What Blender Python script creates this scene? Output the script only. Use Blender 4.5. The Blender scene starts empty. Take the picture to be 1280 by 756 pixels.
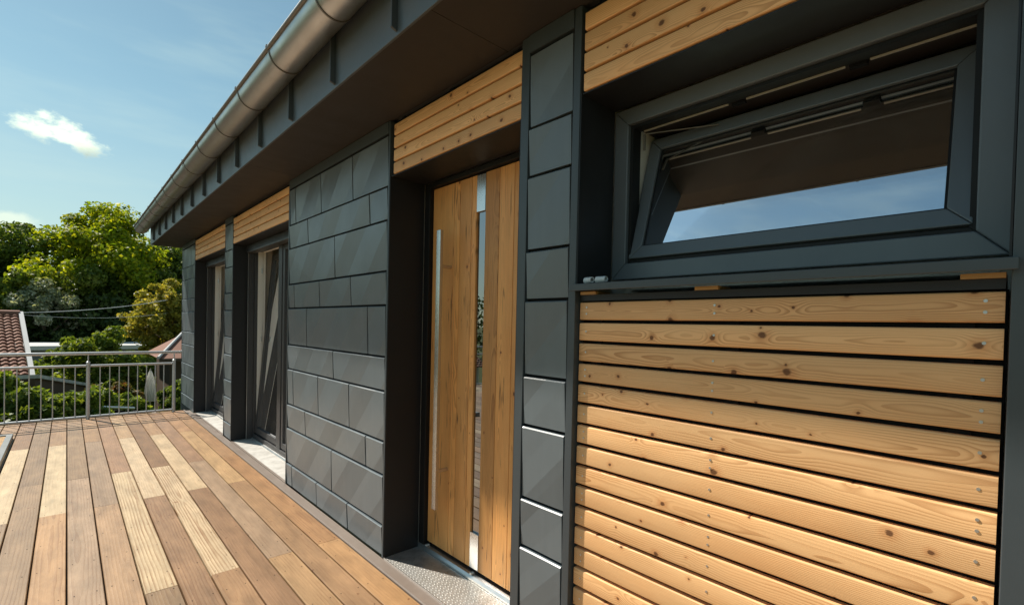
import bpy, bmesh, math, random
import numpy as np
from mathutils import Vector, Matrix
random.seed(7)
R = math.radians
scene = bpy.context.scene
COL = scene.collection

# ------------------------------------------------------------------ camera
cam_d = bpy.data.cameras.new('camera'); cam = bpy.data.objects.new('camera', cam_d); COL.objects.link(cam)
YAW, PITCH, ROLL = .7477, -.0168, .0225
fwd = Vector((math.sin(YAW)*math.cos(PITCH), math.cos(YAW)*math.cos(PITCH), math.sin(PITCH)))
rt = Vector((math.cos(YAW), -math.sin(YAW), 0)); up = rt.cross(fwd)
rt2 = rt*math.cos(ROLL)+up*math.sin(ROLL); up2 = -rt*math.sin(ROLL)+up*math.cos(ROLL)
M = Matrix((rt2, up2, -fwd)).transposed().to_4x4(); M.translation = (-1.3939, 0, 1.40)
cam.matrix_world = M
cam_d.sensor_width = 36; cam_d.lens = 36*600/1280; cam_d.shift_y = 39.33/1280
cam_d.clip_start = .02; cam_d.clip_end = 3000
scene.camera = cam
# ------------------------------------------------------------------ light and exposure
SUN = Vector((-.440, 1.0, 1.235)).normalized()          # towards the sun
SKY_STRENGTH, SUN_STRENGTH, EXPOSURE = .076, 2.85, 1.24
sd = bpy.data.lights.new('sun', 'SUN'); sd.energy = SUN_STRENGTH; sd.angle = R(1.3); sd.color = (1, .93, .82)
so = bpy.data.objects.new('sun', sd); COL.objects.link(so); so.location = (-4, 14, 20)
so.rotation_euler = (-SUN).to_track_quat('-Z', 'Y').to_euler()
scene.view_settings.view_transform = 'Standard'; scene.view_settings.look = 'None'
scene.view_settings.exposure = EXPOSURE; scene.view_settings.gamma = 1; scene.view_settings.use_curve_mapping = False
scene.render.engine = 'CYCLES'
scene.cycles.max_bounces = 6; scene.cycles.diffuse_bounces = 4; scene.cycles.glossy_bounces = 4; scene.cycles.transparent_max_bounces = 12; scene.cycles.sample_clamp_indirect = 6

# ------------------------------------------------------------------ node helpers
class X:
    """a socket with arithmetic"""
    def __init__(s, nt, k): s.nt, s.k = nt, k
    def _m(s, op, *a, clamp=False):
        n = s.nt.nodes.new('ShaderNodeMath'); n.operation = op; n.use_clamp = clamp
        for i, v in enumerate((s,)+a):
            if isinstance(v, X): s.nt.links.new(v.k, n.inputs[i])
            else: n.inputs[i].default_value = v
        return X(s.nt, n.outputs[0])
    def __add__(s, o): return s._m('ADD', o)
    __radd__ = __add__
    def __mul__(s, o): return s._m('MULTIPLY', o)
    __rmul__ = __mul__
    def __sub__(s, o): return s._m('SUBTRACT', o)
    def __rsub__(s, o): return (s*-1)+o
    def __truediv__(s, o): return s._m('DIVIDE', o)
    def __pow__(s, o): return s._m('POWER', o)
    def fract(s): return s._m('FRACT')
    def sqrt(s): return s._m('SQRT')
    def sin(s): return s._m('SINE')
    def abs(s): return s._m('ABSOLUTE')
    def gt(s, o): return s._m('GREATER_THAN', o)
    def min(s, o): return s._m('MINIMUM', o)
    def max(s, o): return s._m('MAXIMUM', o)
    def clamp(s): return s._m('ADD', 0.0, clamp=True)
    def smooth(s, a, b):
        n = s.nt.nodes.new('ShaderNodeMapRange'); n.interpolation_type = 'SMOOTHSTEP'
        s.nt.links.new(s.k, n.inputs[0]); n.inputs[1].default_value = a; n.inputs[2].default_value = b
        return X(s.nt, n.outputs[0])
class NT:
    def __init__(s, nt): s.nt = nt
    def new(s, t, **kw):
        n = s.nt.nodes.new(t)
        for k, v in kw.items(): setattr(n, k, v)
        return n
    def put(s, v, sock):
        if isinstance(v, X): s.nt.links.new(v.k, sock)
        else: sock.default_value = v
    def vec(s, x, y, z):
        n = s.new('ShaderNodeCombineXYZ')
        for i, v in enumerate((x, y, z)): s.put(v, n.inputs[i])
        return X(s.nt, n.outputs[0])
    def sep(s, v):
        n = s.new('ShaderNodeSeparateXYZ'); s.put(v, n.inputs[0]); return [X(s.nt, o) for o in n.outputs]
    def noise(s, v, scale=1, detail=2, rough=.5, dist=0, col=False):
        n = s.new('ShaderNodeTexNoise'); s.put(v, n.inputs['Vector'])
        n.inputs['Scale'].default_value = scale; n.inputs['Detail'].default_value = detail
        n.inputs['Roughness'].default_value = rough; n.inputs['Distortion'].default_value = dist
        return X(s.nt, n.outputs['Color' if col else 'Fac'])
    def voro(s, v, scale):
        n = s.new('ShaderNodeTexVoronoi', voronoi_dimensions='2D'); s.put(v, n.inputs['Vector']); n.inputs['Scale'].default_value = scale
        return X(s.nt, n.outputs['Distance']), X(s.nt, n.outputs['Color'])
    def mix(s, f, a, b, mode='MIX'):
        n = s.new('ShaderNodeMix'); n.data_type = 'RGBA'; n.blend_type = mode
        s.put(f, n.inputs[0])
        for v, i in ((a, 6), (b, 7)):
            if isinstance(v, X): s.nt.links.new(v.k, n.inputs[i])
            else: n.inputs[i].default_value = (*v[:3], 1)
        return X(s.nt, n.outputs[2])
    def gain(s, c, f):
        n = s.new('ShaderNodeVectorMath'); n.operation = 'SCALE'; s.put(c, n.inputs[0]); s.put(f, n.inputs['Scale'])
        return X(s.nt, n.outputs[0])
    def coord(s, which='Object'):
        return X(s.nt, s.new('ShaderNodeTexCoord').outputs[which])
    def info(s):
        n = s.new('ShaderNodeObjectInfo'); return {k: X(s.nt, n.outputs[k]) for k in ('Random', 'Color', 'Alpha')}
    def bump(s, h, strength=.3, dist=.002):
        n = s.new('ShaderNodeBump'); n.inputs['Strength'].default_value = strength; n.inputs['Distance'].default_value = dist
        s.put(h, n.inputs['Height']); return X(s.nt, n.outputs[0])
def material(name):
    m = bpy.data.materials.new(name); m.use_nodes = True; m.node_tree.nodes.clear()
    t = NT(m.node_tree); out = t.new('ShaderNodeOutputMaterial'); return m, t, out
def principled(t, out, base=None, rough=.5, metal=0, normal=None, spec=.5, coat=None):
    b = t.new('ShaderNodeBsdfPrincipled')
    if isinstance(base, X): t.put(base, b.inputs['Base Color'])
    elif base is not None: b.inputs['Base Color'].default_value = (*base, 1)
    t.put(rough, b.inputs['Roughness']); t.put(metal, b.inputs['Metallic']); b.inputs['Specular IOR Level'].default_value = spec
    if normal is not None: t.put(normal, b.inputs['Normal'])
    if coat: b.inputs['Coat Weight'].default_value = coat
    t.nt.links.new(b.outputs[0], out.inputs['Surface']); return b

# ------------------------------------------------------------------ sky
w = bpy.data.worlds.new('World'); scene.world = w; w.use_nodes = True; w.node_tree.nodes.clear()
t = NT(w.node_tree)
sky = t.new('ShaderNodeTexSky', sky_type='NISHITA'); sky.sun_disc = False
sky.sun_elevation = math.asin(SUN.z); sky.sun_rotation = math.atan2(SUN.x, SUN.y)
sky.altitude = 200; sky.air_density = 1.0; sky.dust_density = .2; sky.ozone_density = 1.0
g = t.coord('Generated'); gx, gy, gz = t.sep(g)
az = gx._m('ARCTAN2', gy); el = gz._m('ARCSINE')
def cloud(a0, e0, ra, re, tilt, seed, amp):
    n = t.noise(t.vec(az*1.0, el*1.6, seed), 34, 5, .6)
    da = (az-a0)/ra; de = (el-e0+(az-a0)*tilt)/re
    d = (da*da+de*de).sqrt()
    m = 1-d+(n-.5)*amp*1.25
    return m, de, da, n
skyc = X(t.nt, sky.outputs[0])
hz = t.noise(t.vec(az*1.0, el*5., 2.), 3.2, 4, .55)                  # thin high veil
veil = hz.smooth(.42, .8)*.16
skyc = t.mix(veil, skyc, (7.6, 7.9, 8.2))
for (a0, e0, ra, re, tilt, seed, amp, den) in ((-.010, .268, .066, .027, .20, 4.1, 1.5, .95), (-.06, .132, .045, .020, 0, 7.7, 1.1, .7)):
    m, de, da, n = cloud(a0, e0, ra, re, tilt, seed, amp)
    dark = ((0-de)*.75+da*.35+(n-.5)*1.8).smooth(.15, 1.2)
    cc = t.mix(dark, (11.2, 11., 10.7), (4.6, 4.9, 5.1))
    skyc = t.mix(m.smooth(.1, .75)*den, skyc, cc)
tint = t.mix(1.0, skyc, (.68, .77, .61), 'MULTIPLY')
hazef = (1-el.smooth(-.02, .42))*.62
tint = t.mix(hazef, tint, (2.6, 2.95, 2.95))
bg = t.new('ShaderNodeBackground'); t.put(tint, bg.inputs[0]); bg.inputs[1].default_value = SKY_STRENGTH
wo = t.new('ShaderNodeOutputWorld'); t.nt.links.new(bg.outputs[0], wo.inputs[0])

# ------------------------------------------------------------------ materials
def wood(name, axes, light, dark, freq, knot=None, knot_scale=9, knot_col=(.10, .035, .012), ring_amt=.6, rough=.5, use_obj_col=False, fib=.25, cracks=0, d0=.012, slope=.03, spec=.35, tonevar=.25, wav=1.0):
    """boards cut from a trunk: rings round an axis nearly along the board, fibres, knots"""
    m, t, out = material(name)
    P = t.sep(t.coord()); a, c, d = (P[i] for i in axes)
    info = t.info(); r = info['Random']; r2 = (r*17.31).fract(); r3 = (r*71.7).fract(); r4 = (r*233.1).fract()
    seed = r*43.
    nl = t.noise(t.vec(a*1.7*wav, c*4., seed), 1.6, 2)
    nm = t.noise(t.vec(a*5.*wav, c*14., seed+7.), 1.6, 2)
    cc = c-(r2-.5)*.09+(nl-.5)*.03+(nm-.5)*.006
    dd = d+(r3-.5)*d0*4+a*((r4-.5)*slope*2)+(nl-.5)*.035
    rr = (cc*cc+dd*dd+1e-6).sqrt()
    if knot:
        vd, vc = t.voro(t.vec(a+seed, c*1.15+seed*.37, 0.), knot_scale)
        kr, kg, kb = t.sep(vc)
        size = (kg*kg*.85+.3)*knot*(kr.gt(.37))
        nd = vd+(t.noise(t.vec(a, c, seed), 90, 2)-.5)*.08
        kd = nd/(size+.0001)
        kcore = (1-kd.smooth(.55, 1.15))*(kr.gt(.37))
        khalo = (1-kd.smooth(.9, 3.2))*(kr.gt(.37))
        rr = rr+(1-vd.smooth(0., .42))*.007*(kr.gt(.37))
    ring = (rr*((r3*.5+.75)*freq)).fract()
    ring = ring.smooth(.25, .95)*(1-ring.smooth(.95, 1.))
    patch = t.noise(t.vec(a*1.2, c*7., seed+2.), 2.2, 3).smooth(.34, .66)
    f1 = t.noise(t.vec(a*7., c*330., seed), 1., 4, .6)
    f2 = t.noise(t.vec(a*30., c*900., d*900.), 1., 2)
    amt = ring*ring_amt*(patch*.75+.25)+(f1-.5)*fib+(f2-.5)*fib*.5
    if use_obj_col:
        stripe = info['Alpha']
        base = info['Color']
        amt = ring*(patch*.6+.4)*(stripe*1.2+.12)+(f1-.5)*fib+(f2-.5)*fib*.6
        dk = t.mix(1.0, base, dark, 'MULTIPLY')
        blot = t.noise(t.vec(a*1.6, c*5., seed+9.), 2.4, 4, .6)
        base = t.gain(base, (blot-.5)*1.15+1.)
        col = t.mix(amt.clamp(), base, dk)
    else:
        tone = (r4-.5)*tonevar+1+(nl-.5)*.25
        col = t.mix(amt.clamp(), light, dark); col = t.gain(col, tone)
        warm = t.noise(t.vec(a*1.1, c*3., seed+5.), 3., 3)
        col = t.mix(warm.smooth(.4, .8)*.35, col, t.mix(1.0, col, (1.05, .86, .68), 'MULTIPLY'))
    if knot:
        col = t.mix(khalo*.42, col, t.mix(1., col, (.72, .5, .36), 'MULTIPLY'))
        col = t.mix(kcore*.88, col, knot_col)
    h = f1*.6+ring*.5
    if cracks:
        cx = t.noise(t.vec(a*1.1, c*34., seed+1.), 1., 3, .5)
        cl = (1-((cx-.5).abs()).smooth(.004, .028))*t.noise(t.vec(a*2.2, c*9., seed+4.), 2., 2).smooth(.55, .66)*cracks
        col = t.mix(cl*.85, col, (.035, .016, .007)); h = h-cl*3.
    rg = (f1-.5)*.25+rough
    principled(t, out, col, rg, 0, t.bump(h, .35, .0012), spec)
    return m
M_LARCH = wood('larch_slat', (1, 2, 0), (.84, .50, .235), (.46, .205, .07), 215, knot=.10, knot_scale=9.0, ring_amt=.68, rough=.55, fib=.3)
M_DECK = wood('hardwood_deck', (1, 0, 2), (1, 1, 1), (.50, .35, .25), 62, use_obj_col=True, rough=.48, fib=.95, knot=.022, knot_scale=2.6, d0=.02, slope=.012, wav=.45)
M_OAK = wood('oak_door', (2, 1, 0), (.70, .35, .115), (.27, .10, .026), 150, knot=.05, knot_scale=4.6, ring_amt=.6, rough=.45, fib=.75, cracks=.95, d0=.02, tonevar=.5)
M_LUMBER = wood('raw_spruce', (1, 2, 0), (.50, .30, .12), (.32, .16, .05), 150, ring_amt=.5)

def coated(name, col, rough=.42, dust=.12, spec=.5, bump=.12, scale=1.0, fold=0):
    m, t, out = material(name)
    p = t.coord(); i = t.info()['Random']*31.
    x, y, z = t.sep(p)
    q = t.vec(x+i, y+i, z)
    n = t.noise(q, 6, 4, .6); st = t.noise(t.vec(x*26.+i, y*26., z*1.6), 1., 3, .55)
    fine = t.noise(q, 420*scale, 2)
    smear = t.noise(q, 2.1, 5, .62).smooth(.45, .75)
    f = (n-.45)*.6+(st-.5)*.55
    c = t.mix((f*dust*4).clamp(), col, tuple(min(1, v*1.35+.02) for v in col))
    spk = t.noise(q, 160, 1).smooth(.79, .84)*t.noise(q, 9, 2).smooth(.5, .7)
    c = t.mix(spk*.25, c, (.28, .28, .27))
    nrm = t.bump(fine, bump, .0006)
    if fold:                                          # shallow press folds running at 45 degrees
        tri = (((y+z)*-1.+i)/fold).fract(); tri = ((tri-.5).abs())*fold; tri2 = (((y*.55-z)*-1.+i*3.)/(fold*1.7)).fract(); tri = tri+((tri2-.5).abs())*fold*.5
        b2 = t.new('ShaderNodeBump'); b2.inputs['Strength'].default_value = 1.; b2.inputs['Distance'].default_value = .036
        t.put(tri, b2.inputs['Height']); t.put(nrm, b2.inputs['Normal']); nrm = X(t.nt, b2.outputs[0])
    principled(t, out, c, (n-.5)*.22+smear*.08+rough, 0, nrm, spec)
    return m
M_CLAD = coated('anthracite_cladding', (.125, .150, .164), .34, .2, .5)
M_PANEL = coated('folded_panel', (.125, .150, .164), .33, .2, .5, fold=.58)
M_TRIM = coated('anthracite_trim', (.050, .064, .073), .42, .10, .5)
M_FASCIA = coated('fascia_sheet', (.080, .098, .112), .40, .12, .5)
M_REVEAL = coated('black_reveal', (.014, .015, .017), .5, .08, .4)
M_WFRAME = coated('textured_dark_frame', (.115, .132, .146), .38, .10, .7, bump=.5)
M_SOFFIT = coated('brown_soffit', (.040, .036, .034), .55, .06, .3)
M_DARK = coated('black_membrane', (.008, .008, .009), .7, .05, .2)
M_GASKET = coated('black_gasket', (.010, .010, .010), .55, .02, .3)
M_DKFRAME = coated('dark_bronze_frame', (.045, .045, .047), .45, .10, .45, bump=.4)
M_SEAL = coated('cream_seal', (.40, .37, .31), .5, .05, .3)
M_STAY = coated('dull_grey_fitting', (.16, .15, .13), .4, .1, .5)
M_GREYFR = coated('grey_frame_profile', (.20, .21, .21), .45, .2, .5)
M_WHITE = coated('white_frame', (.70, .68, .63), .4, .03, .4)
M_PLASTER = coated('white_plaster', (.62, .59, .53), .8, .05, .2)
M_PLASTIC = coated('grey_plastic', (.60, .62, .63), .45, .1, .4)
M_BRONZE = coated('bronze_profile', (.22, .175, .145), .42, .22, .5)
M_ROOM = coated('room_floor', (.16, .10, .06), .5, .1, .4)
M_CURTAIN = coated('grey_curtain', (.30, .28, .25), .8, .05, .2)
M_RENDER = coated('lower_render', (.13, .14, .145), .8, .2, .2)

M_CONCPALE = coated('pale_roofing', (.50, .50, .49), .7, .3, .3)

def metal(name, col, rough, streak=.2, aniso=(40, 40, 1.2), bump=.05, mt=.93):
    m, t, out = material(name)
    x, y, z = t.sep(t.coord()); i = t.info()['Random']*17.
    st = t.noise(t.vec(x*aniso[0]+i, y*aniso[1], z*aniso[2]), 1., 4, .6)
    bl = t.noise(t.vec(x+i, y, z), 5., 5, .65)
    spots = t.noise(t.vec(x+i, y*.7, z), 22., 3, .6).smooth(.62, .78)
    c = t.mix(((st-.35)*streak*1.6+(bl-.4)*streak*2).clamp(), col, tuple(v*.55 for v in col))
    c = t.mix(spots*streak*.9, c, tuple(v*.45 for v in col))
    principled(t, out, c, (bl-.5)*.25+(st-.5)*.12+rough, mt, t.bump(bl, bump, .004), .5)
    return m
M_ZINC = metal('weathered_zinc', (.52, .52, .51), .36, .35, (20, 2, 20), .2)
M_ZINCD = metal('dark_zinc', (.20, .19, .18), .45, .3, (20, 2, 20), .1, mt=.6)
M_GALV = metal('galvanised_steel', (.58, .60, .61), .42, .25, mt=.35)
M_STEEL = metal('brushed_steel', (.66, .65, .63), .24, .08, (300, 300, 2))
M_ALU = metal('aluminium', (.60, .60, .59), .38, .2)

def mk_checker():
    m, t, out = material('tread_plate')
    x, y, z = t.sep(t.coord()); k = 175.
    u = (x+y)*34.; v = (x-y)*34.
    fu = u.fract()-.5; fv = v.fract()-.5
    par = ((u._m('FLOOR')+v._m('FLOOR'))*.5).fract().gt(.25)
    d1 = fu*fu*7.5+fv*fv; d2 = fv*fv*7.5+fu*fu
    h = 1-(d1*par+d2*(1-par)).smooth(.10, .24)
    dirt = t.noise(t.vec(x, y, z), 14, 4, .6)
    c = t.mix(dirt.smooth(.35, .75), (.70, .685, .65), (.46, .44, .40))
    c = t.mix(h*.25, c, (.7, .69, .66))
    principled(t, out, c, (dirt-.5)*.3+.42, .75, t.bump(h, .7, .003), .5); return m
M_CHECK = mk_checker()
def mk_concrete():
    m, t, out = material('concrete_sill')
    p = t.coord(); n = t.noise(p, 7, 5, .65); f = t.noise(p, 160, 3, .6); s = t.noise(p, 3.2, 4, .6)
    c = t.mix(n.smooth(.3, .75), (.56, .54, .50), (.36, .34, .31)); c = t.mix(s.smooth(.55, .7)*.6, c, (.66, .645, .61))
    c = t.mix((f-.5).clamp()*.8, c, (.3, .28, .26))
    principled(t, out, c, .8, 0, t.bump(f, .4, .002), .3); return m
M_CONC = mk_concrete()
def mk_glass(name, tint, ior, coat=0.0):
    m, t, out = material(name)
    fr = t.new('ShaderNodeFresnel'); fr.inputs[0].default_value = ior
    x = t.noise(t.coord(), 5, 4, .6)
    tr = t.new('ShaderNodeBsdfTransparent'); tr.inputs[0].default_value = (*tint, 1)
    gl = t.new('ShaderNodeBsdfGlossy'); gl.inputs['Roughness'].default_value = .0; gl.inputs[0].default_value = (.95, .97, 1, 1)
    df = t.new('ShaderNodeBsdfDiffuse'); df.inputs[0].default_value = (.5, .48, .42, 1)
    mx = t.new('ShaderNodeMixShader'); t.put(X(t.nt, fr.outputs[0])*(1-coat)+coat, mx.inputs[0]); t.nt.links.new(tr.outputs[0], mx.inputs[1]); t.nt.links.new(gl.outputs[0], mx.inputs[2])
    dx = t.new('ShaderNodeMixShader'); t.put(x.smooth(.45, .9)*.05+.012, dx.inputs[0]); t.nt.links.new(mx.outputs[0], dx.inputs[1]); t.nt.links.new(df.outputs[0], dx.inputs[2])
    t.nt.links.new(dx.outputs[0], out.inputs['Surface']); return m
M_GLASS = mk_glass('coated_glass', (.92, .95, .94), 1.6, .68)
M_GLASSF = mk_glass('clear_glazing', (.80, .84, .82), 1.6, .16)
M_GLASSD = mk_glass('dark_glass', (.10, .11, .12), 1.6, .25)

def mk_leaf(name, cols, trans=.45, rough=.5):
    m, t, out = material(name)
    g = t.new('ShaderNodeNewGeometry'); r = X(t.nt, g.outputs['Random Per Island'])
    ramp = t.new('ShaderNodeValToRGB'); ramp.color_ramp.interpolation = 'LINEAR'
    e = ramp.color_ramp.elements
    for i, (pos, c) in enumerate(cols):
        el = e[i] if i < 2 else e.new(pos)
        el.position = pos; el.color = (*c, 1)
    t.put(r, ramp.inputs[0]); n = t.noise(t.coord(), .35, 2)
    c = t.gain(X(t.nt, ramp.outputs[0]), (n-.5)*.9+1.)
    b = t.new('ShaderNodeBsdfPrincipled'); t.put(c, b.inputs['Base Color']); b.inputs['Roughness'].default_value = rough; b.inputs['Specular IOR Level'].default_value = .3
    tl = t.new('ShaderNodeBsdfTranslucent'); t.put(t.mix(1., c, (1.35, 1.25, .55) if name != 'white_canvas' else (1, 1, .97), 'MULTIPLY'), tl.inputs[0])
    mx = t.new('ShaderNodeMixShader'); mx.inputs[0].default_value = trans
    t.nt.links.new(b.outputs[0], mx.inputs[1]); t.nt.links.new(tl.outputs[0], mx.inputs[2]); t.nt.links.new(mx.outputs[0], out.inputs['Surface'])
    return m
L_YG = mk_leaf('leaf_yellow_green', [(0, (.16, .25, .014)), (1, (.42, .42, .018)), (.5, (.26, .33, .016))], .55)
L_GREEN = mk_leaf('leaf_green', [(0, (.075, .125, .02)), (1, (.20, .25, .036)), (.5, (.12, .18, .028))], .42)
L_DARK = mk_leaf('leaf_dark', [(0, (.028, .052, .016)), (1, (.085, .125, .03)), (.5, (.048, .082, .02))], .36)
L_SILVER = mk_leaf('leaf_silver', [(0, (.16, .20, .12)), (1, (.58, .60, .47)), (.6, (.26, .30, .19))], .4)
L_OLIVE = mk_leaf('leaf_olive', [(0, (.20, .21, .035)), (1, (.50, .40, .08)), (.5, (.33, .31, .055))], .5)
L_HEDGE = mk_leaf('leaf_hedge', [(0, (.09, .15, .018)), (1, (.30, .36, .055)), (.5, (.17, .24, .032))], .48)
L_RED = mk_leaf('leaf_reddish', [(0, (.10, .10, .025)), (1, (.25, .09, .05)), (.5, (.14, .13, .03))], .4)
def mk_bark():
    m, t, out = material('bark'); n = t.noise(t.coord(), 14, 4, .6)
    principled(t, out, t.mix(n, (.05, .038, .028), (.12, .095, .07)), .85, 0, t.bump(n, .6, .02), .2); return m
M_BARK = mk_bark()
M_UMB = mk_leaf('white_canvas', [(0, (.84, .84, .82)), (1, (.87, .87, .85)), (.5, (.85, .85, .83))], .72, .8)
def mk_grass():
    m, t, out = material('lawn'); n = t.noise(t.coord(), .6, 5, .6); f = t.noise(t.coord(), 30, 3)
    c = t.mix(n, (.045, .075, .018), (.10, .12, .035)); principled(t, out, t.gain(c, f+.5), .9, 0, t.bump(f, .6, .05), .2); return m
M_GRASS = mk_grass()
def mk_tile():
    m, t, out = material('clay_tile'); p = t.coord(); n = t.noise(p, 2.5, 5, .65)
    r = X(t.nt, t.new('ShaderNodeNewGeometry').outputs['Random Per Island'])
    c = t.mix(r, (.17, .068, .045), (.27, .13, .085)); c = t.mix(n.smooth(.5, .75)*.55, c, (.11, .08, .065))
    principled(t, out, c, .75, 0, t.bump(t.noise(p, 40, 3), .3, .01), .3); return m
M_TILE = mk_tile()
def mk_water_steel(): pass
M_FENCEWOOD = coated('brown_boards', (.09, .06, .04), .8, .2, .2)

# ------------------------------------------------------------------ mesh helpers
class MB:
    def __init__(s): s.v = []; s.f = []
    def add(s, vs, fs):
        o = len(s.v); s.v += [tuple(v) for v in vs]; s.f += [tuple(i+o for i in f) for f in fs]; return s
    def box(s, x0, x1, y0, y1, z0, z1, fn=None):
        vs = [(x, y, z) for x in (x0, x1) for y in (y0, y1) for z in (z0, z1)]
        if fn: vs = [fn(*v) for v in vs]
        return s.add(vs, [(0, 1, 3, 2), (4, 6, 7, 5), (0, 4, 5, 1), (2, 3, 7, 6), (0, 2, 6, 4), (1, 5, 7, 3)])
    def prism(s, prof, axis, a0, a1, fn=None):
        """closed profile (list of 2d) swept along axis: 'y' -> prof is (x,z); 'z' -> (x,y); 'x' -> (y,z)"""
        n = len(prof); vs = []
        for a in (a0, a1):
            for p, q in prof:
                v = {'y': (p, a, q), 'z': (p, q, a), 'x': (a, p, q)}[axis]
                vs.append(fn(*v) if fn else v)
        fs = [tuple(range(n)), tuple(range(2*n-1, n-1, -1))]+[(i, i+n, (i+1) % n+n, (i+1) % n) for i in range(n)]
        return s.add(vs, fs)
    def tube(s, p, q, r, n=10, r2=None):
        p, q = Vector(p), Vector(q); d = (q-p).normalized(); r2 = r if r2 is None else r2
        u = d.cross(Vector((0, 0, 1)) if abs(d.z) < .9 else Vector((1, 0, 0))).normalized(); v = d.cross(u)
        vs = [p+(u*math.cos(k*2*math.pi/n)+v*math.sin(k*2*math.pi/n))*r for k in range(n)]+[q+(u*math.cos(k*2*math.pi/n)+v*math.sin(k*2*math.pi/n))*r2 for k in range(n)]
        return s.add(vs, [tuple(range(n-1, -1, -1)), tuple(range(n, 2*n))]+[(i, (i+1) % n, (i+1) % n+n, i+n) for i in range(n)])
    def lathe(s, prof, c, n=20, pleat=0):
        vs = []; m = len(prof)
        for (r, z) in prof:
            for k in range(n):
                a = k*2*math.pi/n; rr = r*(1+pleat*(1 if k % 2 else -1)); vs.append((c[0]+rr*math.cos(a), c[1]+rr*math.sin(a), c[2]+z))
        fs = [(j*n+k, j*n+(k+1) % n, (j+1)*n+(k+1) % n, (j+1)*n+k) for j in range(m-1) for k in range(n)]
        return s.add(vs, fs)
    def mesh(s, name, origin=(0, 0, 0)):
        me = bpy.data.meshes.new(name); o = origin
        me.from_pydata([(v[0]-o[0], v[1]-o[1], v[2]-o[2]) for v in s.v], [], s.f)
        bm = bmesh.new(); bm.from_mesh(me); bmesh.ops.recalc_face_normals(bm, faces=bm.faces); bm.to_mesh(me); bm.free()
        return me
    def build(s, name, mat, parent=None, origin=None, smooth=None, bevel=0):
        if origin is None:
            a = np.array(s.v); origin = tuple(((a.min(0)+a.max(0))/2).tolist())
        return link(name, s.mesh(name, origin), mat, parent, origin, smooth, bevel)
WORLD = {}
def link(name, me, mat, parent=None, origin=(0, 0, 0), smooth=None, bevel=0):
    o = bpy.data.objects.new(name, me); COL.objects.link(o)
    if me is not None and mat is not None and len(me.materials) == 0: me.materials.append(mat)
    WORLD[o] = Vector(origin); o.location = Vector(origin)-(WORLD[parent] if parent else Vector((0, 0, 0)))
    if parent: o.parent = parent
    if smooth is not None: me.shade_smooth() if smooth is True else me.set_sharp_from_angle(angle=R(smooth)) or me.shade_smooth() if False else shade(me, smooth)
    if bevel:
        b = o.modifiers.new('bevel', 'BEVEL'); b.width = bevel; b.segments = 2; b.limit_method = 'ANGLE'; b.angle_limit = R(40)
    return o
def shade(me, ang):
    me.shade_smooth()
    if ang is not True: me.set_sharp_from_angle(angle=R(ang))
def empty(name, loc, label, cat, group=None):
    o = bpy.data.objects.new(name, None); COL.objects.link(o); o.location = loc; WORLD[o] = Vector(loc); tag(o, label, cat, group); return o
def tag(o, label=None, cat=None, group=None, kind=None):
    if label: o['label'] = label
    if cat: o['category'] = cat
    if group: o['group'] = group
    if kind: o['kind'] = kind
    return o

# ------------------------------------------------------------------ ground and deck
GZ = -3.3
gm = MB(); gm.add([(-600, -600, GZ), (600, -600, GZ), (600, 900, GZ), (-600, 900, GZ)], [(0, 1, 2, 3)])
tag(gm.build('ground', M_GRASS), kind='structure')

YR = 8.70                                            # railing line
J0, JW = -1.5332, .1446
dk = MB(); dk.box(-5.30, -.095, -2.5, 8.78, -.22, -.030)  # outer width out of view added to bounce more light onto the facade
deck = tag(dk.build('deck', M_FENCEWOOD), 'hardwood plank deck running along the dark house to a steel railing', kind='structure')
TAN, CREAM, GREY, BROWN, ORANGE, MAUVE, LTAN = (.36, .24, .138), (.58, .46, .30), (.315, .225, .140), (.275, .17, .092), (.42, .26, .13), (.285, .205, .128), (.41, .295, .18)
EVEN, ODD = [9.6, 7.1, 4.63, 2.15, -.35, -2.85], [10.6, 8.03, 5.54, 3.01, .5, -2.0, -4.5]
tones = {  # from the railing towards the camera
    -3: [TAN, LTAN, BROWN, TAN, GREY, LTAN], -2: [BROWN, CREAM+(.15,), MAUVE, TAN, LTAN], -1: [MAUVE, MAUVE, MAUVE, TAN, GREY, TAN],
    0: [TAN, CREAM+(.05,), (.42, .275, .15, .25), TAN, BROWN], 1: [GREY, MAUVE, (.39, .295, .21), TAN, LTAN, TAN], 2: [TAN, (.36, .27, .19), (.385, .27, .17), LTAN, TAN],
    3: [BROWN, (.33, .215, .135), CREAM+(.6,), MAUVE, TAN, BROWN], 4: [LTAN, (.54, .425, .29, .2), (.31, .205, .125, .3), TAN, CREAM], 5: [TAN, BROWN, (.60, .475, .32, .75), (.385, .255, .15), LTAN, TAN],
    6: [TAN, (.56, .43, .28), (.315, .205, .125), TAN, TAN], 7: [BROWN, (.315, .205, .13), (.345, .26, .185), (.42, .29, .165), TAN, BROWN], 8: [(.38, .24, .135), (.48, .34, .19), (.34, .225, .13), TAN, LTAN],
    9: [(.37, .235, .13), (.35, .225, .125), (.39, .24, .125), (.42, .27, .14), TAN, BROWN]}
screws = MB(); bmeshes = {}
def board_mesh(L):
    k = round(L, 3)
    if k not in bmeshes:
        hw = (JW-.0075)/2; ch = .003; T = .026
        prof = [(-hw, -T), (hw, -T), (hw, -ch), (hw-ch, 0), (-hw+ch, 0), (-hw, -ch)]
        me = MB().prism(prof, 'y', -L/2+.0012, L/2-.0012).mesh('board'); me.materials.append(M_DECK); bmeshes[k] = me
    return bmeshes[k]
rs = random.Random(3)
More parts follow.
